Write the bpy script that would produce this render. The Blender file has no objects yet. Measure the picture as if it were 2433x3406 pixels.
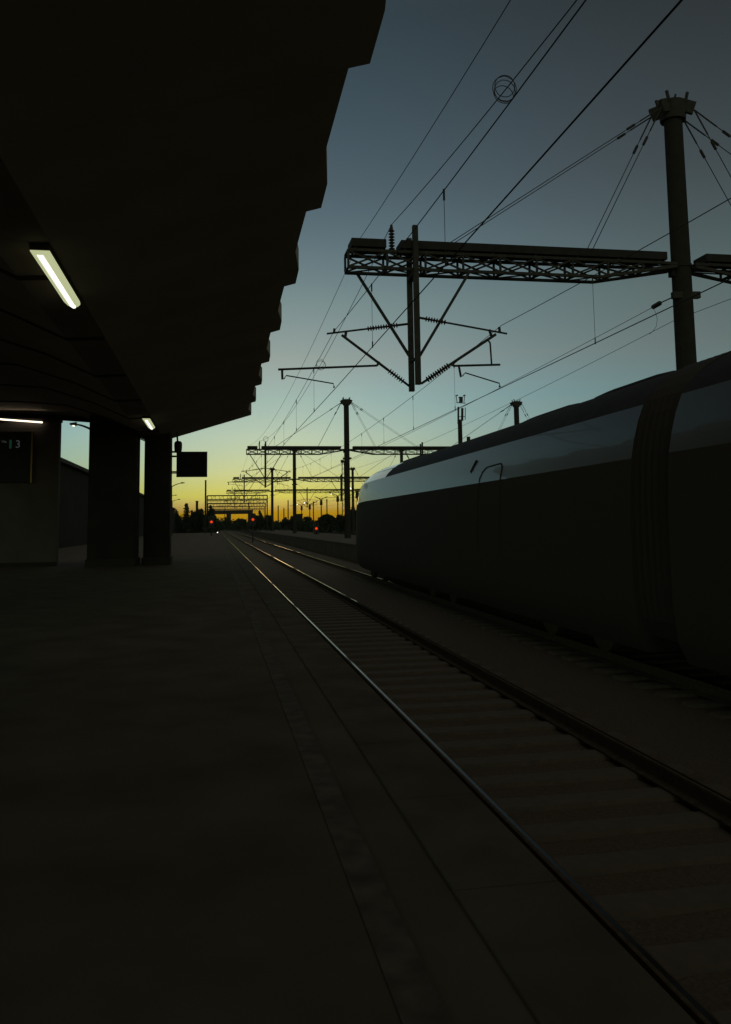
import bpy, math, random
from mathutils import Vector, Matrix
R = math.radians
random.seed(7)

# ------------------------------------------------------------------ camera
FPX, CX, CY = 2845.0, 1216.5, 1430.0           # focal length and principal point in photo pixels
CAM_Z = 2.0
d_ = Vector(((712 - CX) / FPX, -(1748 - CY) / FPX, -1.0)).normalized()      # +Y (down the line) seen by the camera
u_ = Vector((-0.014, 1.0, 0.0)); u_.z = -(d_.x * u_.x + d_.y * u_.y) / d_.z
u_.normalize()
r_ = d_.cross(u_)
sc = bpy.context.scene
col = sc.collection
cam_data = bpy.data.cameras.new("camera")
cam = bpy.data.objects.new("camera", cam_data)
col.objects.link(cam)
W2C = Matrix((r_, d_, u_)).transposed()         # world -> camera
cam.matrix_world = Matrix.Translation((0, 0, CAM_Z)) @ W2C.transposed().to_4x4()
cam_data.sensor_fit = 'VERTICAL'
cam_data.sensor_height = 36.0
cam_data.lens = 36.0 * FPX / 3406.0
cam_data.shift_y = (CY - 1703.0) / 3406.0
cam_data.clip_start = 0.05
cam_data.clip_end = 6000
sc.camera = cam
sc.render.resolution_x, sc.render.resolution_y = 731, 1024

def at(x, y, Y):
    """real-world point that stands Y metres down the line in the direction of photo pixel (x, y)"""
    q = Vector(((x - CX) / FPX, -(y - CY) / FPX, -1.0))
    w = Vector((q.dot(r_), q.dot(d_), q.dot(u_)))
    w *= Y / w.y
    return Vector((w.x, Y, w.z + CAM_Z))

# ------------------------------------------------------------------ world: dusk sky
SUN_AZ = R(4.0)        # sunset glow a little right of the track direction
SUN_EL = R(1.0)
SKY_STRENGTH = 0.1
world = bpy.data.worlds.new("World"); sc.world = world; world.use_nodes = True
wn, wl = world.node_tree.nodes, world.node_tree.links
wn.clear()
wo = wn.new('ShaderNodeOutputWorld'); bg = wn.new('ShaderNodeBackground')
sky = wn.new('ShaderNodeTexSky'); sky.sky_type = 'NISHITA'
sky.sun_disc = False; sky.sun_elevation = SUN_EL; sky.sun_rotation = SUN_AZ
sky.dust_density = 0.3; sky.ozone_density = 2.0
bg.inputs['Strength'].default_value = SKY_STRENGTH
tc = wn.new('ShaderNodeTexCoord'); sep = wn.new('ShaderNodeSeparateXYZ')
wl.new(tc.outputs['Generated'], sep.inputs[0])
asn = wn.new('ShaderNodeMath'); asn.operation = 'ARCSINE'; wl.new(sep.outputs['Z'], asn.inputs[0])
mr = wn.new('ShaderNodeMapRange'); mr.inputs['From Min'].default_value = 0.0; mr.inputs['From Max'].default_value = R(60)
wl.new(asn.outputs[0], mr.inputs['Value'])
ramp = wn.new('ShaderNodeValToRGB'); ramp.color_ramp.interpolation = 'LINEAR'
wl.new(mr.outputs['Result'], ramp.inputs['Fac'])
# tint of the dusk air by height above the horizon (degrees, rgb), multiplies the sky texture; overhead part raised as added fill light
TINT = [(0, (.20, .36, 5)), (.9, (.34, .64, 6.5)), (1.9, (.60, 1.42, 2.6)), (3.4, (.78, 1.68, 3.1)), (5.8, (.97, 1.92, 3.0)), (8.4, (1.06, 1.98, 2.6)),
        (11, (1.32, 1.9, 2.05)), (14.5, (1.34, 1.88, 1.80)), (22, (1.08, 1.28, 1.18)), (32, (.84, .88, .72)), (38, (1.1, 1.0, .8)), (60, (3.0, 2.3, 1.6))]
els = ramp.color_ramp.elements
while len(els) > 1: els.remove(els[-1])
TM = max(max(c) for _, c in TINT)
for i, (e, c) in enumerate(TINT):
    el = els[0] if i == 0 else els.new(e / 60.0)
    el.position = e / 60.0
    el.color = (c[0] / TM, c[1] / TM, c[2] / TM, 1)
mul = wn.new('ShaderNodeMix'); mul.data_type = 'RGBA'; mul.blend_type = 'MULTIPLY'; mul.inputs['Factor'].default_value = 1.0
wl.new(sky.outputs[0], mul.inputs['A']); wl.new(ramp.outputs['Color'], mul.inputs['B'])
scl = wn.new('ShaderNodeVectorMath'); scl.operation = 'SCALE'; scl.inputs['Scale'].default_value = TM
wl.new(mul.outputs['Result'], scl.inputs[0])
# the dusk sky turns duller away from the sunset (by compass direction)
at2 = wn.new('ShaderNodeMath'); at2.operation = 'ARCTAN2'; wl.new(sep.outputs['X'], at2.inputs[0]); wl.new(sep.outputs['Y'], at2.inputs[1])
off_ = wn.new('ShaderNodeMath'); off_.operation = 'ADD'; off_.inputs[1].default_value = R(9); wl.new(at2.outputs[0], off_.inputs[0])
ab = wn.new('ShaderNodeMath'); ab.operation = 'ABSOLUTE'; wl.new(off_.outputs[0], ab.inputs[0])
mr2 = wn.new('ShaderNodeMapRange'); mr2.interpolation_type = 'SMOOTHSTEP'
mr2.inputs['From Min'].default_value = R(14); mr2.inputs['From Max'].default_value = R(46); wl.new(ab.outputs[0], mr2.inputs['Value'])
m2 = wn.new('ShaderNodeMix'); m2.data_type = 'RGBA'; m2.blend_type = 'MULTIPLY'
m2.inputs['B'].default_value = (.95, .68, .57, 1)
wl.new(mr2.outputs['Result'], m2.inputs['Factor']); wl.new(scl.outputs[0], m2.inputs['A'])
# unseen sky behind the camera brightened, an added warm fill light
mr3 = wn.new('ShaderNodeMapRange'); mr3.interpolation_type = 'SMOOTHSTEP'
mr3.inputs['From Min'].default_value = R(60); mr3.inputs['From Max'].default_value = R(130); wl.new(ab.outputs[0], mr3.inputs['Value'])
m3 = wn.new('ShaderNodeMix'); m3.data_type = 'RGBA'; m3.blend_type = 'MULTIPLY'; m3.inputs['B'].default_value = (4.0, 3.6, 2.9, 1)
wl.new(mr3.outputs['Result'], m3.inputs['Factor']); wl.new(m2.outputs['Result'], m3.inputs['A'])
wl.new(m3.outputs['Result'], bg.inputs['Color']); wl.new(bg.outputs[0], wo.inputs['Surface'])

sun_data = bpy.data.lights.new("sun", 'SUN'); sun_data.energy = 0.02; sun_data.angle = R(4); sun_data.color = (1.0, 0.62, 0.3)
sun = bpy.data.objects.new("sun", sun_data); col.objects.link(sun)
sd = Vector((math.sin(SUN_AZ) * math.cos(SUN_EL), math.cos(SUN_AZ) * math.cos(SUN_EL), math.sin(SUN_EL)))
sun.rotation_euler = sd.to_track_quat('Z', 'Y').to_euler()
sun.location = (0, 0, 40)

sc.view_settings.view_transform = 'Standard'
sc.view_settings.look = 'None'
sc.view_settings.exposure = 0.0
sc.view_settings.gamma = 1.0
sc.cycles.volume_bounces = 0
sc.cycles.max_bounces = 6

# ------------------------------------------------------------------ materials
def mat(name, color, rough=0.6, metal=0.0, noise=0.0, scale=6.0, bump=0.0, coat=0.0, spec=0.5, c2=None, bscale=None, bdist=0.01):
    m = bpy.data.materials.new(name); m.use_nodes = True
    n, l = m.node_tree.nodes, m.node_tree.links
    b = n['Principled BSDF']
    b.inputs['Base Color'].default_value = (*color, 1)
    b.inputs['Roughness'].default_value = rough
    b.inputs['Metallic'].default_value = metal
    b.inputs['Specular IOR Level'].default_value = spec
    b.inputs['Coat Weight'].default_value = coat
    b.inputs['Coat Roughness'].default_value = 0.03
    if noise or bump:
        t = n.new('ShaderNodeTexCoord')
        nz = n.new('ShaderNodeTexNoise'); nz.inputs['Scale'].default_value = scale; nz.inputs['Detail'].default_value = 6
        l.new(t.outputs['Object'], nz.inputs['Vector'])
        if noise:
            cr = n.new('ShaderNodeValToRGB')
            lo = c2 or tuple(v * (1 - noise) for v in color)
            cr.color_ramp.elements[0].position = 0.3; cr.color_ramp.elements[1].position = 0.7
            cr.color_ramp.elements[0].color = (*lo, 1); cr.color_ramp.elements[1].color = (*color, 1)
            l.new(nz.outputs['Fac'], cr.inputs['Fac']); l.new(cr.outputs['Color'], b.inputs['Base Color'])
        if bump:
            nb = n.new('ShaderNodeTexNoise'); nb.inputs['Scale'].default_value = bscale or scale * 3; nb.inputs['Detail'].default_value = 4
            l.new(t.outputs['Object'], nb.inputs['Vector'])
            bp = n.new('ShaderNodeBump'); bp.inputs['Strength'].default_value = bump; bp.inputs['Distance'].default_value = bdist
            l.new(nb.outputs['Fac'], bp.inputs['Height']); l.new(bp.outputs['Normal'], b.inputs['Normal'])
    return m

def emis(name, color, strength, base=(0.8, 0.8, 0.8)):
    m = bpy.data.materials.new(name); m.use_nodes = True
    b = m.node_tree.nodes['Principled BSDF']
    b.inputs['Base Color'].default_value = (*base, 1)
    b.inputs['Emission Color'].default_value = (*color, 1)
    b.inputs['Emission Strength'].default_value = strength
    return m

M = {
    'steel': mat('galvanised_steel', (0.07, 0.06, 0.05), 0.75, 0.0, 0.4, 9, spec=0.2),
    'mast': mat('weathered_mast_steel', (0.05, 0.042, 0.035), 0.9, 0.0, 0.35, 4, 0.2, spec=0.15),
    'panel': mat('dark_sheet_metal', (0.045, 0.04, 0.035), 0.8, 0.0, 0.3, 5, spec=0.15),
    'wire': mat('oxidised_copper_wire', (0.05, 0.045, 0.04), 0.7, 0.2, spec=0.2),
    'porcelain': mat('brown_insulator_glaze', (0.06, 0.035, 0.025), 0.4, spec=0.3),
    'rail': mat('polished_rail_head', (0.03, 0.028, 0.022), 0.10, 0.0, 0.3, 3, spec=0.1),
    'rail_side': mat('rusty_rail_web', (0.19, 0.15, 0.10), 1.0, 0.0, 0.4, 14, spec=0.03),
    'sleeper': mat('concrete_sleeper', (0.195, 0.157, 0.112), 0.9, 0.0, 0.2, 12),
    'ballast': mat('ballast_stone', (0.225, 0.18, 0.128), 0.95, 0.0, 0.3, 30, 0.8, spec=0.1, bscale=40, bdist=0.03),
    'soil': mat('dark_trackside_soil', (0.06, 0.052, 0.04), 1.0, 0.0, 0.5, 0.6, 0.8, spec=0.05, bscale=6, bdist=0.08),
    'platform': mat('platform_paving', (0.19, 0.15, 0.11), 0.95, 0.0, 0.35, 1.6, 0.4, spec=0.08, bscale=60, bdist=0.003),
    'coping': mat('platform_coping', (0.17, 0.14, 0.105), 0.95, 0.0, 0.35, 3, 0.3, spec=0.1),
    'line': mat('worn_white_line_paint', (0.20, 0.165, 0.13), 0.9, 0.0, 0.5, 8, spec=0.1),
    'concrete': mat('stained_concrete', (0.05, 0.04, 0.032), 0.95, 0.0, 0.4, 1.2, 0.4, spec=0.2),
    'ceiling': mat('canopy_sheet', (0.45, 0.385, 0.31), 0.9, 0.0, 0.2, 0.8, spec=0.2),
    'fascia': mat('canopy_fascia', (0.05, 0.042, 0.035), 0.8, spec=0.2),
    'board': mat('display_board_black', (0.03, 0.03, 0.032), 0.5, spec=0.3),
    'frame': mat('brass_edge_frame', (0.42, 0.34, 0.12), 0.35, 0.6),
    'train': mat('white_train_lacquer', (0.12, 0.102, 0.075), 0.35, 0.0, coat=0.30, spec=0.3),
    'train_low': mat('train_dark_reflection_and_seal', (0.085, 0.07, 0.055), 0.8, 0.0, spec=0.1),  # flank below the border: dark reflection put into the colour; also door seal
    'train_roof': mat('train_roof_paint', (0.045, 0.038, 0.032), 0.75, 0.0, 0.3, 3, spec=0.2),
    'glass': mat('train_glass', (0.012, 0.013, 0.015), 0.06, 0.0, coat=0.5),
    'screen': mat('switched_off_screen', (0.02, 0.02, 0.022), 0.7, spec=0.15),
    'rubber': mat('black_rubber', (0.05, 0.043, 0.035), 0.8),
    'bark': mat('bark', (0.06, 0.045, 0.03), 0.95, 0.0, 0.4, 6),
    'leaf': mat('dark_foliage', (0.045, 0.065, 0.025), 0.9, 0.0, 0.5, 0.5, spec=0.1),
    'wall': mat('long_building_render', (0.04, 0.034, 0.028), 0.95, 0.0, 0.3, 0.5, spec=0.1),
    'cabinet': mat('signal_cabinet_paint', (0.14, 0.15, 0.14), 0.7),
    'kiosk': mat('waiting_room_panel', (0.16, 0.135, 0.125), 0.9, 0.0, 0.3, 1.0, spec=0.2),
    'lamp_soft': emis('lamp_diffuser_glow', (0.62, 0.66, 0.36), 0.75),
    'lamp_core': emis('lamp_tube_glow', (1.0, 1.0, 0.86), 1.7),
    'tube_warm': emis('warm_tube_glow', (1.0, 0.86, 0.66), 2.2),
    'red': emis('red_signal_glow', (1.0, 0.06, 0.008), 0.85, (0.15, 0.01, 0.005)),
    'white_pt': emis('white_lamp_glow', (1.0, 0.95, 0.85), 4.0),
    'street': emis('lamp_glow_and_reflection', (1.0, 0.95, 0.75), 1.6),
    'green_led': emis('green_sign_bar', (0.10, 0.42, 0.34), 0.04, (0.05, 0.2, 0.15)),
    'white_led': emis('white_sign_digit', (0.7, 0.8, 0.8), 0.04, (0.25, 0.25, 0.25)),
}

# ------------------------------------------------------------------ mesh builder
def tag(o, label=None, cat=None, group=None, kind=None):
    if label: o['label'] = label
    if cat: o['category'] = cat
    if group: o['group'] = group
    if kind: o['kind'] = kind
    return o

def empty(name, loc, label, cat, group=None):
    o = bpy.data.objects.new(name, None); col.objects.link(o)
    o.location = loc; o.empty_display_size = 0.3
    return tag(o, label, cat, group)

def root_loc(p):
    v = Vector((0, 0, 0))
    while p is not None:
        v += Vector(p.location); p = p.parent
    return v

class MB:
    def __init__(s): s.v, s.f = [], []
    def quad_loft(s, rings, close=True, caps=True):
        b = len(s.v); n = len(rings[0])
        for r in rings: s.v += [tuple(p) for p in r]
        for i in range(len(rings) - 1):
            for j in range(n if close else n - 1):
                k = (j + 1) % n
                s.f.append((b + i * n + j, b + i * n + k, b + (i + 1) * n + k, b + (i + 1) * n + j))
        if caps:
            s.f.append(tuple(b + j for j in reversed(range(n))))
            s.f.append(tuple(b + (len(rings) - 1) * n + j for j in range(n)))
        return s
    def box(s, x0, x1, y0, y1, z0, z1):
        return s.quad_loft([[(x0, y0, z0), (x1, y0, z0), (x1, y1, z0), (x0, y1, z0)],
                            [(x0, y0, z1), (x1, y0, z1), (x1, y1, z1), (x0, y1, z1)]])
    def frame(s, a, b):
        a, b = Vector(a), Vector(b); t = (b - a).normalized()
        ref = Vector((0, 0, 1)) if abs(t.z) < 0.9 else Vector((0, 1, 0))
        e1 = t.cross(ref).normalized(); e2 = e1.cross(t).normalized()
        return a, b, e1, e2
    def bar(s, a, b, w, h=None):
        h = h or w
        a, b, e1, e2 = s.frame(a, b)
        q = [(-w / 2, -h / 2), (w / 2, -h / 2), (w / 2, h / 2), (-w / 2, h / 2)]
        return s.quad_loft([[p + e1 * i + e2 * j for i, j in q] for p in (a, b)])
    def rod(s, a, b, r, r2=None, n=8):
        r2 = r if r2 is None else r2
        a, b, e1, e2 = s.frame(a, b)
        return s.quad_loft([[p + e1 * math.cos(t * 2 * math.pi / n) * q + e2 * math.sin(t * 2 * math.pi / n) * q for t in range(n)]
                            for p, q in ((a, r), (b, r2))])
    def tube(s, pts, r, n=6, closed=False):
        pts = [Vector(p) for p in pts]; rings = []
        for i, p in enumerate(pts):
            if closed: t = pts[(i + 1) % len(pts)] - pts[i - 1]
            else: t = pts[min(i + 1, len(pts) - 1)] - pts[max(i - 1, 0)]
            t.normalize()
            ref = Vector((0, 0, 1)) if abs(t.z) < 0.9 else Vector((0, 1, 0))
            e1 = t.cross(ref).normalized(); e2 = e1.cross(t).normalized()
            rr = r[i] if isinstance(r, (list, tuple)) else r
            rings.append([p + e1 * math.cos(k * 2 * math.pi / n) * rr + e2 * math.sin(k * 2 * math.pi / n) * rr for k in range(n)])
        if closed: rings.append(rings[0])
        return s.quad_loft(rings, caps=not closed)
    def sheds(s, a, b, r_core, r_shed, count, n=10):
        """ribbed insulator between two points"""
        a, b = Vector(a), Vector(b); pts, rr = [], []
        for i in range(count):
            for f, r in ((0.1, r_core), (0.42, r_shed), (0.56, r_shed * 0.93), (0.72, r_core)):
                pts.append(a.lerp(b, (i + f) / count)); rr.append(r)
        return s.tube([a] + pts + [b], [r_core] + rr + [r_core], n)
    def build(s, name, m, parent=None, smooth=False):
        o0 = root_loc(parent)
        me = bpy.data.meshes.new(name)
        me.from_pydata([tuple(Vector(p) - o0) for p in s.v], [], s.f)
        me.validate(); me.update()
        if smooth:
            for p in me.polygons: p.use_smooth = True
        me.materials.append(m)
        o = bpy.data.objects.new(name, me); col.objects.link(o)
        if parent is not None: o.parent = parent
        return o

def copy_tree(o, parent=None):
    c = o.copy(); col.objects.link(c)
    if parent is not None: c.parent = parent
    for ch in [q for q in o.children]: copy_tree(ch, c)
    return c

GZ = -0.22      # ground level (rail head is z = 0)
PZ = 0.73       # platform level

# ------------------------------------------------------------------ ground, tracks, platforms
mb = MB()
mb.v = [(-1800, -1500, GZ - 0.02), (1800, -1500, GZ - 0.02), (1800, 1900, GZ - 0.02), (-1800, 1900, GZ - 0.02)]; mb.f = [(0, 1, 2, 3)]
tag(mb.build('ground', M['soil']), kind='structure')
def bed(x0, x1, y0=-30, y1=620):
    b = MB(); nx, ny = 14, 120
    for j in range(ny + 1):
        t = j / ny; y = y0 + (y1 - y0) * t ** 1.6
        for i in range(nx + 1):
            x = x0 + (x1 - x0) * i / nx
            e = 0.0 if i in (0, nx) else 0.03
            b.v.append((x, y, GZ - 0.012 + e + (random.uniform(-0.012, 0.012) if e else 0)))
    for j in range(ny):
        for i in range(nx):
            a = j * (nx + 1) + i
            b.f.append((a, a + 1, a + nx + 2, a + nx + 1))
    return b
tag(bed(1.2, 8.4).build('ballast_bed', M['ballast']), kind='structure')
tag(bed(15.3, 22.6).build('ballast_bed', M['ballast']), kind='structure')

def rail_mb(x, y0, y1):
    b = MB()
    prof = [(-.07, -.16), (.07, -.16), (.07, -.145), (.012, -.125), (.012, -.045), (.034, -.03), (.034, -.012), (-.034, -.012), (-.034, -.03), (-.012, -.045), (-.012, -.125), (-.07, -.145)]
    b.quad_loft([[(x + px, y, pz) for px, pz in prof] for y in (y0, y1)])
    return b
def head_mb(x, y0, y1):
    b = MB(); prof = [(-.034, -.012), (.034, -.012), (.032, -.004), (.02, -.001), (-.02, -.001), (-.032, -.004)]
    b.quad_loft([[(x + px, y, pz + .0005) for px, pz in prof] for y in (y0, y1)])
    return b
def sleeper_mb(cx, y):
    b = MB()
    b.quad_loft([[(cx - 1.3, y - .14, GZ - .02), (cx + 1.3, y - .14, GZ - .02), (cx + 1.3, y + .14, GZ - .02), (cx - 1.3, y + .14, GZ - .02)],
                 [(cx - 1.28, y - .11, -.165), (cx + 1.28, y - .11, -.165), (cx + 1.28, y + .11, -.165), (cx - 1.28, y + .11, -.165)]])
    return b
def track(cx, label, near_count):
    t = empty('railway_track', (cx, 5, GZ), label, 'railway track', 'parallel railway tracks')
    for s in (-1, 1):
        ra = rail_mb(cx + s * .835, -30, 620).build('rail', M['rail_side'], t)
        head_mb(cx + s * .835, -30, 620).build('rail_head', M['rail_side'], ra)
        xb = cx + s * .835 - s * .004
        MB().box(xb - .014, xb + .014, -30, 620, -.001, .0006).build('running_band', M['rail'], ra)
    first = None
    for k in range(near_count):
        y = 3.0 + k * .6
        if first is None:
            first = sleeper_mb(cx, y).build('sleeper', M['sleeper'], t)
        else:
            c = first.copy(); col.objects.link(c); c.parent = t; c.location = (0, k * .6, 0)
    b = MB()
    for k in range(near_count, near_count + 330):
        y = 3.0 + k * .6
        q = sleeper_mb(cx, y); o = len(b.v); b.v += q.v; b.f += [tuple(i + o for i in f) for f in q.f]
    tag(b.build('distant_sleepers', M['sleeper'], t), kind='stuff')
    return t
track(2.81, 'empty track beside the left platform edge with two thin shining rails', 60)
track(6.8, 'track under the dark high speed train', 0)
track(16.9, 'dark track beyond the far platform, nearer of the two there', 0)
track(20.75, 'dark track beyond the far platform, rightmost of all', 0)

def platform(x0, x1, y0, y1, edge_sides):
    b = MB().box(x0, x1, y0, y1, GZ - .02, PZ)
    tag(b.build('platform', M['platform']), kind='structure')
    for s in edge_sides:
        xe = x1 if s > 0 else x0
        a, c = (xe - .34, xe + .04) if s > 0 else (xe - .04, xe + .34)
        bb = MB(); n = int((min(y1, 90) - y0) / 1.0)
        for k in range(n):
            bb.box(a, c, y0 + k + .006, y0 + k + .994, PZ - .12 if False else PZ + .004 - .1, PZ + .012)
        tag(bb.build('platform_edge', M['coping']), kind='structure')
        xl = xe - s * .62
        w = MB().box(xl - .06, xl + .06, y0 + .1, y1 - .3, PZ + .001, PZ + .005)
        tag(w.build('platform_line', M['line']), kind='structure')
platform(-12.5, 1.16, -20, 155, [1])
platform(8.45, 15.25, -20, 190, [-1, 1])

# ------------------------------------------------------------------ catenary gantry (built once, copied down the line)
FX, YN, YB = 12.0, 19.75, 20.25     # mast x, near and far truss faces
XL = 3.15                           # free end of the beam over the platform track
ZB, ZT = 8.13, 8.56                 # truss chords
def truss(g, xa, xb, taper_a, taper_b):
    """lattice box beam from xa to xb; bottom chord rises towards a mast over taper_*"""
    b = MB()
    def zbot(x):
        if taper_a and x < xa + taper_a: return ZT - .07 - (ZT - .07 - ZB) * (x - xa) / taper_a
        if taper_b and x > xb - taper_b: return ZT - .07 - (ZT - .07 - ZB) * (xb - x) / taper_b
        return ZB
    xs = [xa]; n = max(1, round((xb - xa) / 1.0)); st = (xb - xa) / n
    xs = [xa + st * i for i in range(n + 1)]
    brk = sorted(set([xa, xb] + ([xa + taper_a] if taper_a else []) + ([xb - taper_b] if taper_b else [])))
    for Y in (YN, YB):
        b.bar((xa, Y, ZT), (xb, Y, ZT), .07)
        for p, q in zip(brk[:-1], brk[1:]): b.bar((p, Y, zbot(p)), (q, Y, zbot(q)), .07)
        for i, x in enumerate(xs):
            if ZT - zbot(x) > .12: b.bar((x, Y, zbot(x) + .03), (x, Y, ZT - .03), .05)
        for p, q in zip(xs[:-1], xs[1:]):
            if ZT - zbot(p) > .12: b.bar((p, Y + .004, zbot(p) + .02), (q, Y + .004, ZT - .02), .04)
            if ZT - zbot(q) > .12: b.bar((p, Y - .004, ZT - .02), (q, Y - .004, zbot(q) + .02), .04)
    for i, x in enumerate(xs):
        b.bar((x, YN, ZT), (x, YB, ZT), .045); b.bar((x, YN, zbot(x)), (x, YB, zbot(x)), .045)
    for i, (p, q) in enumerate(zip(xs[:-1], xs[1:])):
        y0, y1 = (YN, YB) if i % 2 else (YB, YN)
        b.bar((p, y0, ZT - .005), (q, y1, ZT - .005), .03); b.bar((p, y0, zbot(p) + .005), (q, y1, zbot(q) + .005), .03)
    return b.build('truss_beam', M['steel'], g)

def cantilever(g, side, xp, Y, dx=0.0):
    """side -1: arm for the track left of the drop post, +1: right"""
    def P(x, y):
        p = at(x, y, Y); return Vector((p.x + dx, Y, p.z))
    b = MB()
    if side < 0:
        a0, a1 = P(1362, 1077), P(1088, 1110)
        b.rod(a0.lerp(a1, .52), a1, .024); b.rod(a0, a0.lerp(a1, .14), .03)
        c0, c1 = P(1366, 1287), P(1137, 1114)
        b.rod(c0.lerp(c1, .32), c1, .034); b.rod(c0, c0.lerp(c1, .1), .03)
        b.rod(P(1152, 1103), P(1149, 1122), .035)
        b.rod(P(1113, 1093), P(1112, 1108), .03)
        e0, e1 = P(1255, 1216), P(926, 1229)
        b.rod(e0, e1, .027); b.rod(P(1262, 1203), e0, .03)
        st = [P(939, 1228), P(940, 1262)]; sa = [P(945, 1261), P(953, 1249), P(1110, 1276), P(1112, 1288)]
        ins = ((a0.lerp(a1, .14), a0.lerp(a1, .52)), (c0.lerp(c1, .1), c0.lerp(c1, .32)))
    else:
        a0, a1 = P(1397, 1057), P(1687, 1110)
        b.rod(a0.lerp(a1, .3), a1, .024); b.rod(a0, a0.lerp(a1, .06), .03)
        c0, c1 = P(1402, 1276), P(1650, 1112)
        b.rod(c0.lerp(c1, .37), c1, .034); b.rod(c0, c0.lerp(c1, .07), .03)
        b.rod(P(1628, 1096), P(1636, 1120), .035)
        b.rod(P(1661, 1088), P(1663, 1104), .035)
        e0, e1 = P(1508, 1217), P(1664, 1213)
        b.rod(e0, e1, .027); b.rod(P(1500, 1207), e0, .027)
        b.rod(P(1622, 1130), P(1631, 1140), .022); b.rod(P(1631, 1140), P(1636, 1212), .022)
        st = [P(1527, 1218), P(1534, 1254)]; sa = [P(1539, 1251), P(1548, 1240), P(1662, 1275), P(1663, 1286)]
        ins = ((a0.lerp(a1, .06), a0.lerp(a1, .3)), (c0.lerp(c1, .07), c0.lerp(c1, .37)))
    b.rod(a0, a1, .014); b.rod(c0, c1, .016)
    arm = b.build('cantilever_arm', M['steel'], g)
    for k, (p, q) in enumerate(ins):
        L = (q - p).length
        MB().sheds(p, q, .024, .068 if k == 0 else .078, max(5, int(L / .062))).build('insulator', M['porcelain'], arm)
    s2 = MB(); s2.rod(st[0], st[1], .028); s2.tube(sa, .016)
    s2.rod(sa[-1] - Vector((0, .04, 0)), sa[-1] + Vector((0, .04, 0)), .018)
    s2.build('steady_arm', M['steel'], arm)

def head_and_stays(g, X, Y, left, right):
    hz = at(2245, 345, 20).z
    h = MB()
    h.rod((X, Y, hz - .50), (X, Y, hz), .33, .36, 12)
    for sx in (-1, 1):
        for sy in (-1, 1):
            h.bar((X + sx * .2, Y + sy * .2, hz - .14), (X + sx * .47, Y + sy * .27, hz - .24), .10, .34)
            h.bar((X + sx * .24, Y + sy * .26, hz - .05), (X + sx * .30, Y + sy * .27, hz + .2), .07, .05)
    h.bar((X - .1, Y - .3, hz - .02), (X - .06, Y - .3, hz + .1), .04); h.bar((X + .16, Y + .3, hz - .02), (X + .14, Y + .3, hz + .12), .04)
    h.build('mast_head', M['steel'], g)
    for sx, ends in ((-1, left), (1, right)):
        for xe in ends:
            for yy, s in ((YN, -1), (YB, 1)):
                a = Vector((X + sx * .47, Y + s * .27, hz - .28)); e = Vector((xe, yy + (Y - 20), ZT + .12))
                c = MB().rod(a, e, .011, n=6).build('stay_cable', M['wire'], g)
                t = (e - a).normalized(); k = MB()
                k.rod(a, a + t * .75, .02, n=6); k.rod(a + t * .95, a + t * 1.2, .038, n=6)
                k.build('turnbuckle', M['steel'], c)

G = empty('catenary_gantry', (FX, 20, GZ), 'nearest overhead line gantry, thick round mast rising behind the dark train', 'gantry', 'catenary gantries down the line')
def mast(g, X):
    b = MB(); n = 20
    b.quad_loft([[(X + r * math.cos(i * 2 * math.pi / n), 20 + r * math.sin(i * 2 * math.pi / n), z) for i in range(n)]
                 for z, r in ((GZ, .30), (3, .265), (8, .25), (at(2245, 345, 20).z - .3, .235))])
    b.rod((X, 20, 8.52), (X, 20, 8.6), .275, n=20)
    b.box(X - .32, X - .2, 19.9, 20.1, 8.28, 8.5)
    b.build('mast', M['mast'], g)
mast(G, FX); mast(G, FX + 15.95)
truss(G, XL, FX - .26, 0, 2.1)
truss(G, FX + .26, FX + 15.69, 2.1, 2.1)
truss(G, FX + 16.2, FX + 22.0, 2.1, 0)
def panel(g, x0, x1):
    b = MB(); y0, y1 = YN - .06, YB + .06
    b.quad_loft([[(x0, y0, ZT + .08), (x0, y1, ZT + .08), (x0, y1, ZT + .28), (x0, y0, ZT + .28)],
                 [(x1, y0, ZT + .08), (x1, y1, ZT + .08), (x1, y1, ZT + .28), (x1, y0, ZT + .28)]])
    n = int((x1 - x0) / 1.0)
    for i in range(n + 1):
        x = x0 + .1 + (x1 - x0 - .3) * i / max(n, 1)
        for Y in (YN, YB): b.bar((x, Y, ZT + .036), (x, Y, ZT + .09), .05)
    b.build('walkway_panel', M['panel'], g)
panel(G, XL + .08, XL + .93); panel(G, XL + 1.3, FX - .55); panel(G, FX + .55, FX + 15.4); panel(G, FX + 16.5, FX + 21.9)
# post insulator standing in the gap of the panels
for xi in (at(1303, 780, 20).x,):
    z0, z1 = ZT + .03, at(1303, 748, 20).z
    MB().sheds((xi, 20, z0 + .08), (xi, 20, z1 - .12), .035, .08, 7, 12).rod((xi, 20, z0), (xi, 20, z0 + .1), .05).rod((xi, 20, z1 - .14), (xi, 20, z1), .05, .03).build('post_insulator', M['porcelain'], G)
def drops(g, xm, full):
    off = xm - 4.79
    p = MB().bar((xm, YN - .09, 5.28), (xm, YN - .09, 9.2), .125).build('drop_post', M['steel'], g)
    p = MB().bar((xm, YB + .09, 5.22), (xm, YB + .09, 9.1), .125).build('drop_post', M['steel'], g)
    MB().bar((xm, YN - .02, 5.95), (xm, YB + .02, 5.95), .05).build('post_clamp', M['steel'], g)
    MB().bar((xm, YN - .02, 8.05), (xm, YB + .02, 8.05), .16).build('post_clamp', M['steel'], g)
    MB().bar((xm - 1.34, YB + .02, ZB), (xm - .04, YB + .06, 6.08), .062).build('brace_strut', M['steel'], g)
    MB().bar((xm + 1.38, YN - .02, ZB), (xm + .06, YN - .06, 5.98), .062).build('brace_strut', M['steel'], g)
    if full:
        cantilever(g, -1, xm, YB + .2, off); cantilever(g, 1, xm, YN - .2, off)
drops(G, 4.79, True); drops(G, 18.83, True)
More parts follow.
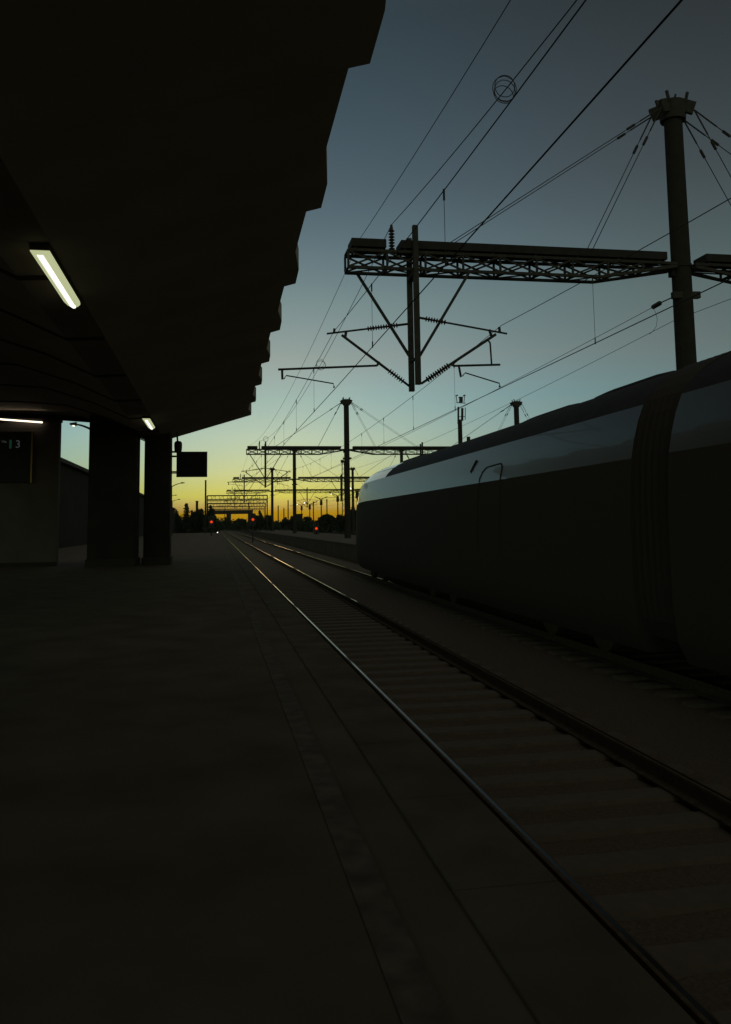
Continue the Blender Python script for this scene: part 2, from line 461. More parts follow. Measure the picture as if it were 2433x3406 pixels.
head_and_stays(G, FX, 20, (5.45, 9.35), (FX + 2.65, FX + 6.6))
head_and_stays(G, FX + 15.95, 20, (FX + 9.4, FX + 13.3), (FX + 18.5,))
# small bracket lamp / weights on the mast
bz = at(2240, 988, 20).z; b = MB(); b.bar((FX - .38, 19.85, bz), (FX + .38, 19.85, bz + .03), .14, .17)
b.build('anchor_bracket', M['steel'], G)
GY = [20, 75, 124, 168]
GOFF = [0.0, -.38, -.52, -.8]
for Yg, off, lab in zip(GY[1:], GOFF[1:], [
        'second overhead gantry, slim round mast left of the train nose',
        'third overhead gantry, dark beam crossing low behind the second one',
        'fourth overhead gantry, smallest, its short mast left of the third mast']):
    c = copy_tree(G); c.location = (FX + off, Yg, GZ); c['label'] = lab

# ------------------------------------------------------------------ wires
def sagline(a, b, sag, n=24):
    a, b = Vector(a), Vector(b)
    return [a.lerp(b, i / n) - Vector((0, 0, 4 * sag * (i / n) * (1 - i / n))) for i in range(n + 1)]
def overhead_line(x0, label, cz, mz, ysup_shift, stag):
    ys = [-31] + GY + [222, 275]; offs = [.28] + GOFF + [-1.0, -1.2]
    o = empty('overhead_line', (x0, 20, 5.2), label, 'overhead line', 'contact lines over the tracks')
    cpts = [(x0 + of * .45 + (stag if i % 2 else -stag) * .5, y + ysup_shift, cz) for i, (y, of) in enumerate(zip(ys, offs))]
    MB().tube(cpts, .0085, 6).build('contact_wire', M['wire'], o)
    mp, sup = [], []
    for i in range(len(ys) - 1):
        a = Vector(cpts[i]); a.z = mz; b_ = Vector(cpts[i + 1]); b_.z = mz
        sg = sagline(a, b_, .72 if i == 0 else .62, 24)
        mp += sg[:-1] if i < len(ys) - 2 else sg
    MB().tube(mp, .0075, 6).build('messenger_wire', M['wire'], o)
    for i in range(len(ys) - 1):
        L = ys[i + 1] - ys[i]; nd = int(L / 5.2)
        if i > 3: continue
        ts = [1 - v / L for v in (5.1, 10.2, 16.5, 24, 32, 40)] if i == 0 else [(k + .8) / (nd + .6) for k in range(nd)]
        for t in ts:
            c = Vector(cpts[i]).lerp(Vector(cpts[i + 1]), t)
            zt = mz - 4 * (.72 if i == 0 else .62) * t * (1 - t)
            d = MB().rod((c.x, c.y, cz), (c.x, c.y, zt), .004, n=5)
            d.rod((c.x, c.y, zt - .13), (c.x, c.y, zt + .02), .014, n=6); d.rod((c.x, c.y, cz - .02), (c.x, c.y, cz + .1), .012, n=6)
            d.build('dropper', M['wire'], o)
overhead_line(2.84, 'contact wire with droppers above the empty platform track', 5.26, 6.70, .45, .08)
overhead_line(6.86, 'contact wire with droppers running above the train roof', 5.24, 6.76, -.4, .06)
overhead_line(16.9, 'contact wire of the nearer track beyond the far platform', 5.25, 6.72, .45, .06)
overhead_line(20.9, 'contact wire of the rightmost track', 5.25, 6.72, -.4, .06)

def coil(parent, c, r, n_loops=4):
    b = MB()
    for k in range(n_loops):
        rr = r * random.uniform(.8, 1.02); o = Vector((random.uniform(-.2, .2) * r, random.uniform(-.1, .1), random.uniform(-.25, .25) * r))
        tx = random.uniform(-.25, .25)
        pts = [Vector(c) + o + Vector((math.cos(a) * rr, math.sin(a) * rr * tx, math.sin(a) * rr * random.uniform(.97, 1.03))) for a in [i * 2 * math.pi / 28 for i in range(28)]]
        b.tube(pts, .0065, 5, closed=True)
    b.build('wire_coil', M['wire'], parent)
xi = at(1303, 780, 20).x; zi = at(1303, 748, 20).z
fe = empty('feeder_wire', (xi, 20, zi), 'feeder wire with coiled loops resting on the tall ribbed insulators', 'wire')
sup = [(xi + .25, -31, zi)] + [(xi + o_, y, zi) for y, o_ in zip(GY, GOFF)]
pts = []
spans = []
for i in range(len(sup) - 1):
    sg = sagline(sup[i], sup[i + 1], 1.5 if i == 0 else 1.3, 24); spans.append(sg); pts += sg if i == len(sup) - 2 else sg[:-1]
MB().tube(pts, .009, 6).build('wire', M['wire'], fe)
def on_span(sg, y):
    for p, q in zip(sg[:-1], sg[1:]):
        if p.y <= y <= q.y: return p.lerp(q, (y - p.y) / (q.y - p.y))
    return sg[-1]
coil(fe, on_span(spans[0], 11.8), .19); coil(fe, on_span(spans[1], 33.5), .19, 3); coil(fe, on_span(spans[1], 67), .2, 3)
ew = empty('earth_wire', (XL + .3, 20, 8.9), 'thin earth wire, leftmost of the wires, tied to the free beam ends', 'wire')
sup = [(XL + .4, -31, 8.95)] + [(XL + .35 + o_, y, 8.95) for y, o_ in zip(GY, GOFF)]
pts = []
for i in range(len(sup) - 1):
    sg = sagline(sup[i], sup[i + 1], 1.0, 20); pts += sg if i == len(sup) - 2 else sg[:-1]
MB().tube(pts, .007, 6).build('wire', M['wire'], ew)

# wires anchored on the near mast
an = empty('anchored_wire', tuple(at(2238, 990, 20)), 'wire ending in a tension insulator on the near mast above the train', 'wire')
a0 = at(2240, 988, 19.9); a0.x -= .0
a1 = at(2196, 1008, 21.2); a1b = at(2160, 1030, 23.2)
far = Vector((7.0, 75, 5.6))
MB().rod(a0, a1, .018).build('clamp_rod', M['steel'], an)
MB().sheds(a1, at(2172, 1022, 22.6), .03, .07, 6).build('tension_insulator', M['porcelain'], an)
MB().tube(sagline(at(2172, 1022, 22.6), far, .35, 20), .008, 6).build('wire', M['wire'], an)
jp = [at(2172, 1024, 22.6), at(2181, 1037, 22.6), at(2187, 1060, 22.5), at(2184, 1085, 22.4), at(2172, 1102, 22.3), at(2160, 1112, 22.2)]
MB().tube(jp, .006, 5).build('jumper_cable', M['wire'], an)
lw = empty('return_wire', tuple(at(2243, 1066, 19.9)), 'lower return wire fixed to the near mast below the tension insulator', 'wire')
m0 = at(2243, 1066, 19.9)
MB().tube(sagline((m0.x + .3, -31, m0.z + .1), m0, .45, 16) + sagline(m0, (FX - .7, 75, m0.z - .5), .45, 20)[1:] + sagline((FX - .7, 75, m0.z - .5), (FX - .8, 124, m0.z - .5), .5, 12)[1:], .0065, 6).build('wire', M['wire'], lw)

# ------------------------------------------------------------------ platform canopy
cn = empty('platform_canopy', (-3, 8, PZ), 'large dark platform canopy with a stepped saw-tooth edge overhead', 'canopy')
CEIL = [(1.32, 6.0), (-1.75, 5.05), (-2.35, 5.02), (-3.3, 5.45), (-4.6, 5.86), (-6.0, 5.95), (-12.4, 6.05)]
def ceil_z(x):
    for (xa, za), (xb, zb) in zip(CEIL[:-1], CEIL[1:]):
        if xb <= x <= xa: return za + (zb - za) * (x - xa) / (xb - xa)
    return CEIL[0][1] if x > CEIL[0][0] else CEIL[-1][1]
STEP = 3.475
for k in range(-4, 9):
    y0 = 31.3 - (9 - k) * STEP; y1 = y0 + STEP
    # plan outline of the outer edge within one module: inner, flare, outer, step
    edge = [(y0 + .004, 1.135), (y0 + .47 * STEP, 1.15), (y0 + .77 * STEP, 1.30), (y1 - .004, 1.325)]
    b = MB(); rings = []
    for y, xo in edge:
        low = [(xo, y, ceil_z(xo))] + [(x, y, z) for x, z in CEIL[1:]]
        top = [(x, y, z + .34) for (x, _, z) in reversed(low)]
        rings.append(low + top)
    b.quad_loft(rings)
    b.build('roof_panel', M['ceiling'], cn)
for k in range(-4, 10):            # ribs under the sheet
    y = 31.3 - (9 - k) * STEP + .2
    b = MB()
    for (xa, za), (xb, zb) in zip(CEIL[1:-1], CEIL[2:]):
        b.bar((xa, y, za - .012), (xb, y, zb - .012), .12, .03)
    b.build('roof_rib', M['fascia'], cn)
def lamp(y0, lab):
    X = -1.86; z = 4.95; L = 2.35
    t = empty('ceiling_lamp', (X, y0, z), lab, 'ceiling light', 'fluorescent lamps under the canopy')
    b = MB(); n = 10
    b.box(X - .10, X + .10, y0 - .02, y0 + L + .02, z + .02, z + .075); b.build('lamp_housing', M['fascia'], t)
    # rounded diffuser, its far end rounded off
    d = MB(); rings = []
    for yy, w in ((y0, 1), (y0 + L * .9, 1), (y0 + L * .965, .86), (y0 + L, .55)):
        rings.append([(X - .102 * w * math.cos(a * math.pi / n), yy, z + .018 - .05 * w * math.sin(a * math.pi / n)) for a in range(n + 1)])
    d.quad_loft(rings); d.build('lamp_diffuser', M['lamp_soft'], t, True)
    c = MB(); rings = []
    for yy, w in ((y0 + .01, .034), (y0 + L * .95, .034), (y0 + L * .985, .02)):
        rings.append([(X - w * math.cos(a * math.pi / n), yy, z - .026 - w * .35 * math.sin(a * math.pi / n)) for a in range(n + 1)])
    c.quad_loft(rings); c.build('lamp_tube', M['lamp_core'], t, True)
eb = MB(); e0, e1 = at(195, 1397, 31.15), at(294, 1404, 31.15)
zz = lambda x: e0.z + (e1.z - e0.z) * (x - e0.x) / (e1.x - e0.x)
xa_, xb_ = -12.4, at(300, 1404, 31.15).x
eb.quad_loft([[(xa_, 31.05, zz(e0.x)), (xa_, 31.25, zz(e0.x)), (xa_, 31.25, 6.3), (xa_, 31.05, 6.3)], [(e0.x, 31.05, zz(e0.x)), (e0.x, 31.25, zz(e0.x)), (e0.x, 31.25, 6.25), (e0.x, 31.05, 6.25)], [(xb_, 31.05, zz(xb_)), (xb_, 31.25, zz(xb_)), (xb_, 31.25, 6.2), (xb_, 31.05, 6.2)]])
eb.build('end_beam', M['fascia'], cn)
lamp(9.40, 'bright fluorescent lamp slanting across the dark canopy, the larger one')
lamp(24.15, 'small far fluorescent lamp above the gap between the pillars')

# pillars and waiting room at the canopy end
def pillar(xp0, xp1, Y, depth, lab):
    a, c = at(xp0, 1600, Y), at(xp1, 1600, Y + depth)
    t = empty('pillar', ((a.x + c.x) / 2, Y + depth / 2, PZ), lab, 'pillar', 'pillars holding the canopy')
    x0, x1 = a.x, c.x; b = MB(); q = .04
    def ring(z, g=0): return [(x0 - g + q, Y - g, z), (x1 + g - q, Y - g, z), (x1 + g, Y - g + q, z), (x1 + g, Y + depth + g - q, z), (x1 + g - q, Y + depth + g, z), (x0 - g + q, Y + depth + g, z), (x0 - g, Y + depth + g - q, z), (x0 - g, Y - g + q, z)]
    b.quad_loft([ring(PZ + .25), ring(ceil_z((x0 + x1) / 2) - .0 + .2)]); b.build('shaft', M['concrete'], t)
    p = MB().quad_loft([ring(PZ, .05), ring(PZ + .25, .05)]); p.build('plinth', M['fascia'], t)
    return x0, x1
pillar(294, 466, 28.6, 1.5, 'wide dark pillar right of the bright sky window')
pB = pillar(480, 573, 29.3, 1.3, 'narrower dark pillar carrying the hanging display board')
KY = 30.2
kx = at(194, 1600, KY).x
kz = at(100, 1404, KY).z
k = empty('waiting_room', (kx - 3, KY + 2, PZ), 'pale grey waiting room wall at the far left under the warm tube', 'building')
MB().box(kx - 6.5, kx, KY, KY + .4, PZ, kz + .028).build('wall', M['kiosk'], k)
MB().box(kx - 6.6, kx + .03, KY - .08, KY + .45, kz + .03, kz + .13).build('roof', M['fascia'], k)
MB().box(kx - 6.5, kx + .012, KY - .015, KY, PZ, PZ + .14).build('skirting', M['fascia'], k)
t0, t1 = at(-60, 1390, KY - .1), at(142, 1405, KY - .1)
tb = empty('tube_light', tuple(t1), 'thin warm tube light along the top of the waiting room wall', 'tube light')
MB().rod(t0, t1, .026, n=10).build('tube', M['tube_warm'], tb)
MB().bar(t0 + Vector((0, .05, .03)), t1 + Vector((0.03, .05, .03)), .05).build('tube_holder', M['fascia'], tb)
bx1 = at(104, 1500, KY - .12).x; bz1 = at(50, 1436, KY - .12).z; bz0 = at(50, 1604, KY - .12).z
bd = empty('information_board', (bx1 - 1.2, KY - .1, bz0), 'black information board with a dim number 3 and green bar', 'sign')
MB().box(bx1 - 2.6, bx1, KY - .12, KY - .02, bz0, bz1).build('board_panel', M['board'], bd)
MB().box(bx1, bx1 + .05, KY - .135, KY - .02, bz0 - .02, bz1 + .02).build('edge_strip', M['frame'], bd)
def px_bar(m, name, x0, y0, x1, y1):
    a, c = at(x0, y0, KY - .13), at(x1, y1, KY - .13)
    MB().box(min(a.x, c.x), max(a.x, c.x), KY - .128, KY - .122, min(a.z, c.z), max(a.z, c.z)).build(name, m, bd)
px_bar(M['green_led'], 'green_bar', 32, 1463, 39, 1492)
cu = bpy.data.curves.new('digit', 'FONT'); cu.body = '3'; cu.size = .36; cu.extrude = .002; cu.align_x = 'CENTER'
to = bpy.data.objects.new('tmp_digit', cu); col.objects.link(to)
dg = bpy.context.evaluated_depsgraph_get(); me = bpy.data.meshes.new_from_object(to.evaluated_get(dg))
bpy.data.objects.remove(to); me.name = 'digit'; me.materials.clear(); me.materials.append(M['white_led'])
do = bpy.data.objects.new('digit', me); col.objects.link(do); do.parent = bd
dl = at(60, 1489, KY - .13); do.rotation_euler = (R(90), 0, 0); do.location = dl - root_loc(bd)
cu = bpy.data.curves.new('word', 'FONT'); cu.body = 'Via'; cu.size = .13; cu.extrude = .002; cu.align_x = 'CENTER'
to = bpy.data.objects.new('tmp_word', cu); col.objects.link(to)
dg = bpy.context.evaluated_depsgraph_get(); me = bpy.data.meshes.new_from_object(to.evaluated_get(dg))
bpy.data.objects.remove(to); me.name = 'word'; me.materials.clear(); me.materials.append(M['white_led'])
wo_ = bpy.data.objects.new('word', me); col.objects.link(wo_); wo_.parent = bd
dl = at(14, 1473, KY - .13); wo_.rotation_euler = (R(90), 0, 0); wo_.location = dl - root_loc(bd)

# hanging display board and loudspeaker on the right pillar
DY = 29.9
s0, s1 = at(588, 1502, DY), at(690, 1586, DY)
ds = empty('display_board', ((s0.x + s1.x) / 2, DY, s1.z), 'black rectangular display board sticking out from the right pillar against the sky', 'display board')
MB().box(s0.x, s1.x, DY, DY + .16, s1.z, s0.z).build('housing', M['board'], ds)
MB().box(s0.x + .05, s1.x - .05, DY - .006, DY, s1.z + .05, s0.z - .05).build('screen', M['screen'], ds)
for yy, th in ((1503, .06), (1518, .06), (1570, .06), (1575, .02)):
    p, q = at(560, yy, DY + .08), at(592, yy, DY + .08)
    MB().bar(p, q, .05, th).build('bracket', M['steel'], ds)
sp = at(593, 1485, DY)
ls = empty('loudspeaker', tuple(sp), 'small rounded loudspeaker hanging at the canopy corner above the display board', 'loudspeaker')
b = MB(); n = 16; rings = []
for dz, r in ((-.215, .07), (-.205, .10), (-.13, .125), (0, .135), (.10, .135), (.155, .12), (.19, .08), (.2, .03)):
    rings.append([(sp.x + r * math.cos(i * 2 * math.pi / n), DY + .1 + r * math.sin(i * 2 * math.pi / n), sp.z + dz) for i in range(n)])
b.quad_loft(rings); b.build('speaker_body', M['board'], ls, True)
MB().rod((sp.x - .02, DY + .1, sp.z + .18), (sp.x - .05, DY + .1, sp.z + .5), .03).build('hanger', M['steel'], ls)

# ------------------------------------------------------------------ train
TX = 6.8
train = empty('high_speed_train', (TX, 16, 0), 'long streamlined train with glossy white flank and black roof, nose pointing away', 'train')
PROF = [(.30, 1.28), (.55, 1.40), (.95, 1.445), (1.5, 1.45), (2.1, 1.445), (2.55, 1.42), (2.8, 1.395), (3.05, 1.345), (3.3, 1.275), (3.52, 1.185),
        (3.66, 1.08), (3.80, .93), (3.93, .74), (4.03, .54), (4.09, .33), (4.12, 0.0)]
def lerp_tab(tab, y):
    if y <= tab[0][0]: return tab[0][1]
    for (a, va), (b_, vb) in zip(tab[:-1], tab[1:]):
        if y <= b_:
            t = (y - a) / (b_ - a); return va + (vb - va) * t
    return tab[-1][1]
TOP = [(0, 4.12), (25, 4.12), (28, 4.12), (31.5, 4.14), (33, 4.10), (34, 4.03), (34.8, 3.90), (35.4, 3.72), (35.9, 3.50), (36.3, 3.22), (36.6, 2.92), (36.87, 2.5), (37.07, 2.05), (37.2, 1.6), (37.27, 1.2)]
WID = [(0, 1), (26, 1), (28.5, .99), (30.5, .965), (32, .93), (33, .89), (34, .82), (34.8, .74), (35.5, .64), (36.1, .51), (36.6, .37), (36.95, .24), (37.15, .12), (37.27, .04)]
def section(y):
    top, w = lerp_tab(TOP, y), lerp_tab(WID, y)
    bot = .30 if y < 34 else .30 + .45 * min(1, (y - 34) / 3.3) ** 2
    out = []
    for z, hw in PROF:
        t = (z - .30) / (4.12 - .30)
        t2 = t
        zz = bot + (top - bot) * t2
        out.append((zz, hw * w))
    return out
def train_mesh(ys, j0, j1):
    b = MB(); rings = []
    for y in ys:
        s = section(y)[j0:j1 + 1]
        if j1 == len(PROF) - 1:
            rings.append([(TX - h, y, z) for z, h in s] + [(TX + h, y, z) for z, h in reversed(s[:-1])])
        else: rings.append(([(TX - h, y, z) for z, h in s], [(TX + h, y, z) for z, h in reversed(s)]))
    if j1 == len(PROF) - 1: b.quad_loft(rings, close=False, caps=False)
    else:
        b.quad_loft([r[0] for r in rings], close=False, caps=False)
        b.quad_loft([r[1] for r in rings], close=False, caps=False)
    return b
def endcap(y):
    s = section(y); b = MB()
    pts = [(TX - h, y, z) for z, h in s] + [(TX + h, y, z) for z, h in reversed(s[:-1])]
    b.v = pts; b.f = [tuple(range(len(pts)))]
    return b
front = [10.45, 13, 16, 19, 22, 24, 26, 27, 28, 29, 30, 31, 31.8, 32.5, 33, 33.5, 34, 34.4, 34.8, 35.2, 35.6, 36, 36.3, 36.6, 36.8, 36.95, 37.07, 37.16, 37.22, 37.27]
JW = 9      # ring index of the white / roof border
JL = 6      # ring index where the painted-in dark reflection meets the white
body = train_mesh(front, JL, JW).build('body_shell', M['train'], train, True)
train_mesh(front, 0, JL).build('lower_body', M['train_low'], train, True)
nosetop = train_mesh([y for y in front if y >= 34.4], JW, len(PROF) - 1).build('nose_hood', M['train'], train, True)
train_mesh([y for y in front if 28 <= y <= 34.4], JW, len(PROF) - 1).build('windscreen', M['glass'], train, True)
train_mesh([y for y in front if y <= 28], JW, len(PROF) - 1).build('roof', M['train_roof'], train, True)
endcap(10.45).build('end_wall', M['rubber'], train)
coach = [-12, -6, 0, 4, 7, 9.5]
train_mesh(coach, JL, JW).build('coach_shell', M['train'], train, True)
train_mesh(coach, 0, JL).build('lower_body', M['train_low'], train, True)
train_mesh(coach, JW, len(PROF) - 1).build('roof', M['train_roof'], train, True)
endcap(9.5).build('end_wall', M['rubber'], train)
b = MB(); rings = []
for i in range(13):
    y = 9.5 + .95 * i / 12; w = .90 if i % 2 else .95
    rings.append([(TX + sx * h * w, y, .5 + (z - .3) * .955) for sx, seq in ((-1, section(5)), (1, section(5)[::-1][1:])) for z, h in seq])
b.quad_loft(rings); b.build('gangway_bellows', M['rubber'], train)
def side_x(z, off=.0):
    for (za, ha), (zb, hb) in zip(PROF[:-1], PROF[1:]):
        if za <= z <= zb: return TX - (ha + (hb - ha) * (z - za) / (zb - za)) - off
# roof fairings
def fairing(y0, y1, h, w=.78):
    b = MB(); rings = []
    for y, k in ((y0, .15), (y0 + .35, .8), (y0 + .8, 1), (y1 - .8, 1), (y1 - .35, .8), (y1, .15)):
        zt = 4.07 + h * k
        rings.append([(TX - w, y, 3.9), (TX - w + .05, y, zt - .08), (TX - w * .6, y, zt - .03), (TX, y, zt), (TX + w * .6, y, zt - .03), (TX + w - .05, y, zt - .08), (TX + w, y, 3.9)])
    b.quad_loft(rings); b.build('roof_fairing', M['train_roof'], train, True)
fairing(10.9, 13.9, .12, .45); fairing(14.2, 17.4, .11, .45); fairing(25.6, 29.6, .12, .45); fairing(4, 9.4, .16, .45)
for yy in (21.3,):
    MB().rod((TX - .3, yy, 4.08), (TX - .3, yy, 4.2), .05).build('roof_antenna', M['rubber'], train)
# cab door outline
dp = [(17.1, 1.4), (17.05, 2.9), (16.92, 3.02), (16.7, 3.10), (15.85, 3.12), (15.72, 3.06), (15.7, 1.4)]
b = MB(); pts = []
for (ya, za), (yb, zb) in zip(dp[:-1], dp[1:]):
    for i in range(8):
        t = i / 8; z = za + (zb - za) * t; pts.append((side_x(z, .0), ya + (yb - ya) * t, z))
pts.append((side_x(1.4), 15.7, 1.4))
b.tube(pts, .016, 5); b.build('cab_door_seal', M['train_low'], train)
MB().bar((side_x(3.1, .01), 17.75, 3.05), (side_x(3.3, .01), 17.5, 3.28), .03, .09).build('grab_handle', M['rubber'], train)
for y in (-8, -5.6, -3.2, -.8, 1.6, 4.0, 6.4):      # coach windows
    b = MB(); q = [(y, 2.05), (y + 1.7, 2.05), (y + 1.7, 2.78), (y, 2.78)]
    b.quad_loft([[(side_x(z, -.02), yy, z) for yy, z in q], [(side_x(z, .006), yy, z) for yy, z in q]])
    b.build('window', M['glass'], train)
for y in (3.5, 13.6, 22.0, 31.0):                     # bogies
    bo = MB().box(TX - 1.15, TX + 1.15, y - 1.5, y + 1.5, .42, .72).build('bogie', M['rubber'], train)
    for dy in (-1.05, 1.05):
        for sx in (-1, 1):
            MB().rod((TX + sx * .77, y + dy, .46), (TX + sx * .91, y + dy, .46), .46, n=20).build('wheel', M['rail_side'], bo)
for sx in (-1, 1):
    MB().box(TX + sx * .55 - .18, TX + sx * .55 + .18, 35.9, 36.1, 1.25, 1.5).build('headlight', M['glass'], train)

# ------------------------------------------------------------------ signals, poles, lamps, tower
def signal(x, y, Y, lab):
    p = at(x, y, Y)
    t = empty('signal', (p.x, Y, GZ), lab, 'railway signal', 'red signals beside the tracks')
    MB().rod((p.x, Y + .2, GZ), (p.x, Y + .2, p.z + .3), .08).build('post', M['steel'], t)
    h = MB(); h.box(p.x - .34, p.x + .34, Y, Y + .3, p.z - .75, p.z + .75).build('signal_head', M['board'], t)
    MB().rod((p.x, Y - .04, p.z), (p.x, Y - .008, p.z), .16, n=16).build('red_lens', M['red'], t)
    for dz in (-.5, .5): MB().rod((p.x, Y - .03, p.z + dz), (p.x, Y - .008, p.z + dz), .12, n=12).build('dark_lens', M['glass'], t)
signal(704, 1736, 108, 'red signal lamp at the far end of the left platform')
signal(842, 1728, 108, 'red signal lamp highest of the three, between the two near tracks')
signal(1053, 1758, 108, 'red signal lamp lowest of the three, left of the train nose')
p = at(724, 1771, 118)
t = empty('marker_lamp', (p.x, 118, PZ), 'tiny white lamp glowing low at the end of the platform', 'lamp')
MB().rod((p.x, 118, PZ), (p.x, 118, p.z), .04).build('post', M['steel'], t)
MB().rod((p.x, 117.9, p.z), (p.x, 118, p.z + .001), .055, n=12).build('lamp_glass', M['white_pt'], t)

def pole(x, ytop, Y, r, lab, m='mast', xb=None):
    p = at(x, ytop, Y)
    t = empty('pole', (p.x, Y, GZ), lab, 'pole')
    MB().rod((p.x, Y, GZ), (p.x, Y, p.z), r * 1.15, r, 10).build('shaft', M[m], t)
    MB().rod((p.x, Y, p.z), (p.x, Y, p.z + .05), r * 1.3, n=10).build('cap', M['steel'], t)
    return t
pole(685, 1598, 150, .14, 'bare dark pole rising left of the stacked far portals')

def street_lamp(xp, yp, xe, ye, Y, lab, glow=False):
    """curved arm from pole top (xp,yp) to lamp tip (xe,ye)"""
    a, e = at(xp, yp, Y), at(xe, ye, Y)
    t = empty('street_lamp', (a.x, Y, GZ), lab, 'street lamp', 'street lamps beyond the station')
    MB().rod((a.x, Y, GZ), (a.x, Y, a.z), .11, .07, 8).build('post', M['steel'], t)
    d = e - a; pts = [a + Vector((d.x * s, 0, d.z * (1 - (1 - s) ** 2))) for s in [i / 8 for i in range(9)]]
    MB().tube(pts, [.07 - .03 * i / 8 for i in range(9)], 6).build('arm', M['steel'], t)
    L = d.length; hd = MB(); q = Vector((d.x, 0, 0)).normalized()
    w = L * .16
    hd.rod(e - q * w * 1.6, e + q * .05, .10 + .006 * L, .05, 8); ho = hd.build('lamp_head', M['board'], t)
    if glow: MB().rod(e - q * w * 1.1 + Vector((0, -.03, -.11)), e - q * w * .5 + Vector((0, -.03, -.10)), .03, n=8).build('lamp_glass', M['street'], t)  # emission stands in for a small white reflection on the lamp
street_lamp(310, 1432, 236, 1410, 46, 'curved street lamp arm seen through the bright gap left of the pillars', True)
street_lamp(572, 1619, 614, 1606, 120, 'street lamp arm reaching right beside the narrow pillar, highest there')
street_lamp(571, 1650, 588, 1647, 170, 'short street lamp arm just right of the narrow pillar')
street_lamp(574, 1668, 600, 1661, 190, 'lowest street lamp arm right of the narrow pillar')
def yard_lamp(x, y, Y, span, lab, glow=0):
    p = at(x, y, Y)
    t = empty('yard_lamp', (p.x, Y, GZ), lab, 'yard lamp', 'twin armed yard lamps on the horizon')
    MB().rod((p.x, Y, GZ), (p.x, Y, p.z), .2, .15, 8).build('post', M['steel'], t)
    MB().rod((p.x, Y, p.z - 1.4), (p.x, Y, p.z + .1), .42, .34, 8).build('collar', M['steel'], t)
    for s in (-1, 1):
        pts = [Vector((p.x + s * span * q, Y, p.z + .15 + 1.5 * q - .6 * q * q)) for q in (0, .25, .5, .75, 1)]
        MB().tube(pts, [.13, .11, .1, .13, .07], 6).build('arm', M['steel'], t)
        if glow == s: MB().rod((p.x + s * span * .75, Y - .2, p.z + .75), (p.x + s * span * .75, Y - .14, p.z + .75), .22, n=8).build('lamp_glass', M['street'], t)
yard_lamp(1069, 1664, 250, 2.0, 'twin armed yard lamp left of the tallest one', 0)
yard_lamp(1124, 1652, 235, 2.4, 'tallest twin armed yard lamp just left of the second mast', -1)
yard_lamp(1031, 1680, 280, 2.3, 'twin armed yard lamp right of the third mast', -1)
yard_lamp(1004, 1684, 320, 2.2, 'small twin armed yard lamp close to the third mast', -1)
yard_lamp(1189, 1636, 180, 2.0, 'yard lamp between the second mast and the train nose', -1)
for x, y, lab in ((959, 1664, 'pale pole between third and fourth gantry masts'), (1088, 1660, 'thick pale far pole behind the yard lamps'),
                  (1043, 1668, 'thin pale far pole between two yard lamps'), (926, 1682, 'short faint far pole right of the fourth mast'), (945, 1690, 'shortest faint far pole near the third mast')):
    pole(x, y, 430, .26, lab, 'concrete')
def lattice_mast(x, y, Y, w, lab):
    p = at(x, y, Y); t = empty('lattice_mast', (p.x, Y, GZ), lab, 'mast')
    b = MB(); H = p.z - GZ; n = int(H / 1.1)
    c = [(-w, -w), (w, -w), (w, w), (-w, w)]
    for cx, cy in c: b.rod((p.x + cx, Y + cy, GZ), (p.x + cx * .7, Y + cy * .7, p.z), .05, n=6)
    for i in range(n):
        za, zb = GZ + H * i / n, GZ + H * (i + 1) / n
        for k in range(4):
            q0, q1 = c[k], c[(k + 1) % 4]
            b.bar((p.x + q0[0], Y + q0[1], za), (p.x + q1[0], Y + q1[1], zb), .04)
    b.build('lattice', M['steel'], t)
    MB().box(p.x - .55, p.x + .1, Y - .3, Y + .1, p.z - .5, p.z + .15).build('floodlight', M['board'], t)
    MB().rod((p.x, Y, p.z), (p.x, Y, p.z + 1.0), .04).build('finial', M['steel'], t)
lattice_mast(1142, 1532, 190, .32, 'slender lattice mast just left of the second gantry mast')

TY = 140
tw = empty('antenna_tower', (at(1535, 1500, TY).x, TY, GZ), 'antenna tower with panel aerials rising behind the train roof', 'antenna tower')
def TP(x, y, dy=0): return at(x, y, TY + dy)
zb = GZ
for x, r in ((1533, .33), (1526, .12)):
    a = TP(x, 1480); top = TP(x - 1, 1396)
    MB().rod((a.x, TY, zb), (top.x, TY, top.z), r, r * .9, 10).build('column', M['mast'], tw)
a = TP(1524, 1340); c = TP(1541, 1340)
MB().rod((TP(1525, 1400).x, TY, TP(0, 1400).z), (TP(1525, 1338).x, TY, TP(0, 1338).z), .17).build('antenna_panel', M['board'], tw)
MB().rod((TP(1538, 1400).x, TY, TP(0, 1388).z), (TP(1538, 1338).x, TY, TP(0, 1342).z), .22).build('antenna_panel', M['board'], tw)
MB().rod((TP(1548, 1400).x, TY, TP(0, 1385).z), (TP(1548, 1338).x, TY, TP(0, 1340).z), .07).build('antenna_panel', M['board'], tw)
for x0, y0, x1, y1, w in ((1519, 1339, 1549, 1341, .12), (1522, 1386, 1549, 1385, .1), (1526, 1396, 1541, 1396, .1), (1518, 1318, 1521, 1338, .1), (1546, 1317, 1544, 1338, .1), (1526, 1322, 1540, 1322, .15)):
    p, q = TP(x0, y0), TP(x1, y1); MB().bar(p, q, w).build('crossbar', M['steel'], tw)
p, q = TP(1534, 1320), TP(1534, 1338); MB().bar(p, q, .55, .4).build('equipment_box', M['board'], tw)
for x in (1520, 1545):
    p = TP(x, 1316); MB().bar(p - Vector((.2, 0, .05)), p + Vector((.2, 0, .1)), .2).build('antenna_head', M['board'], tw)

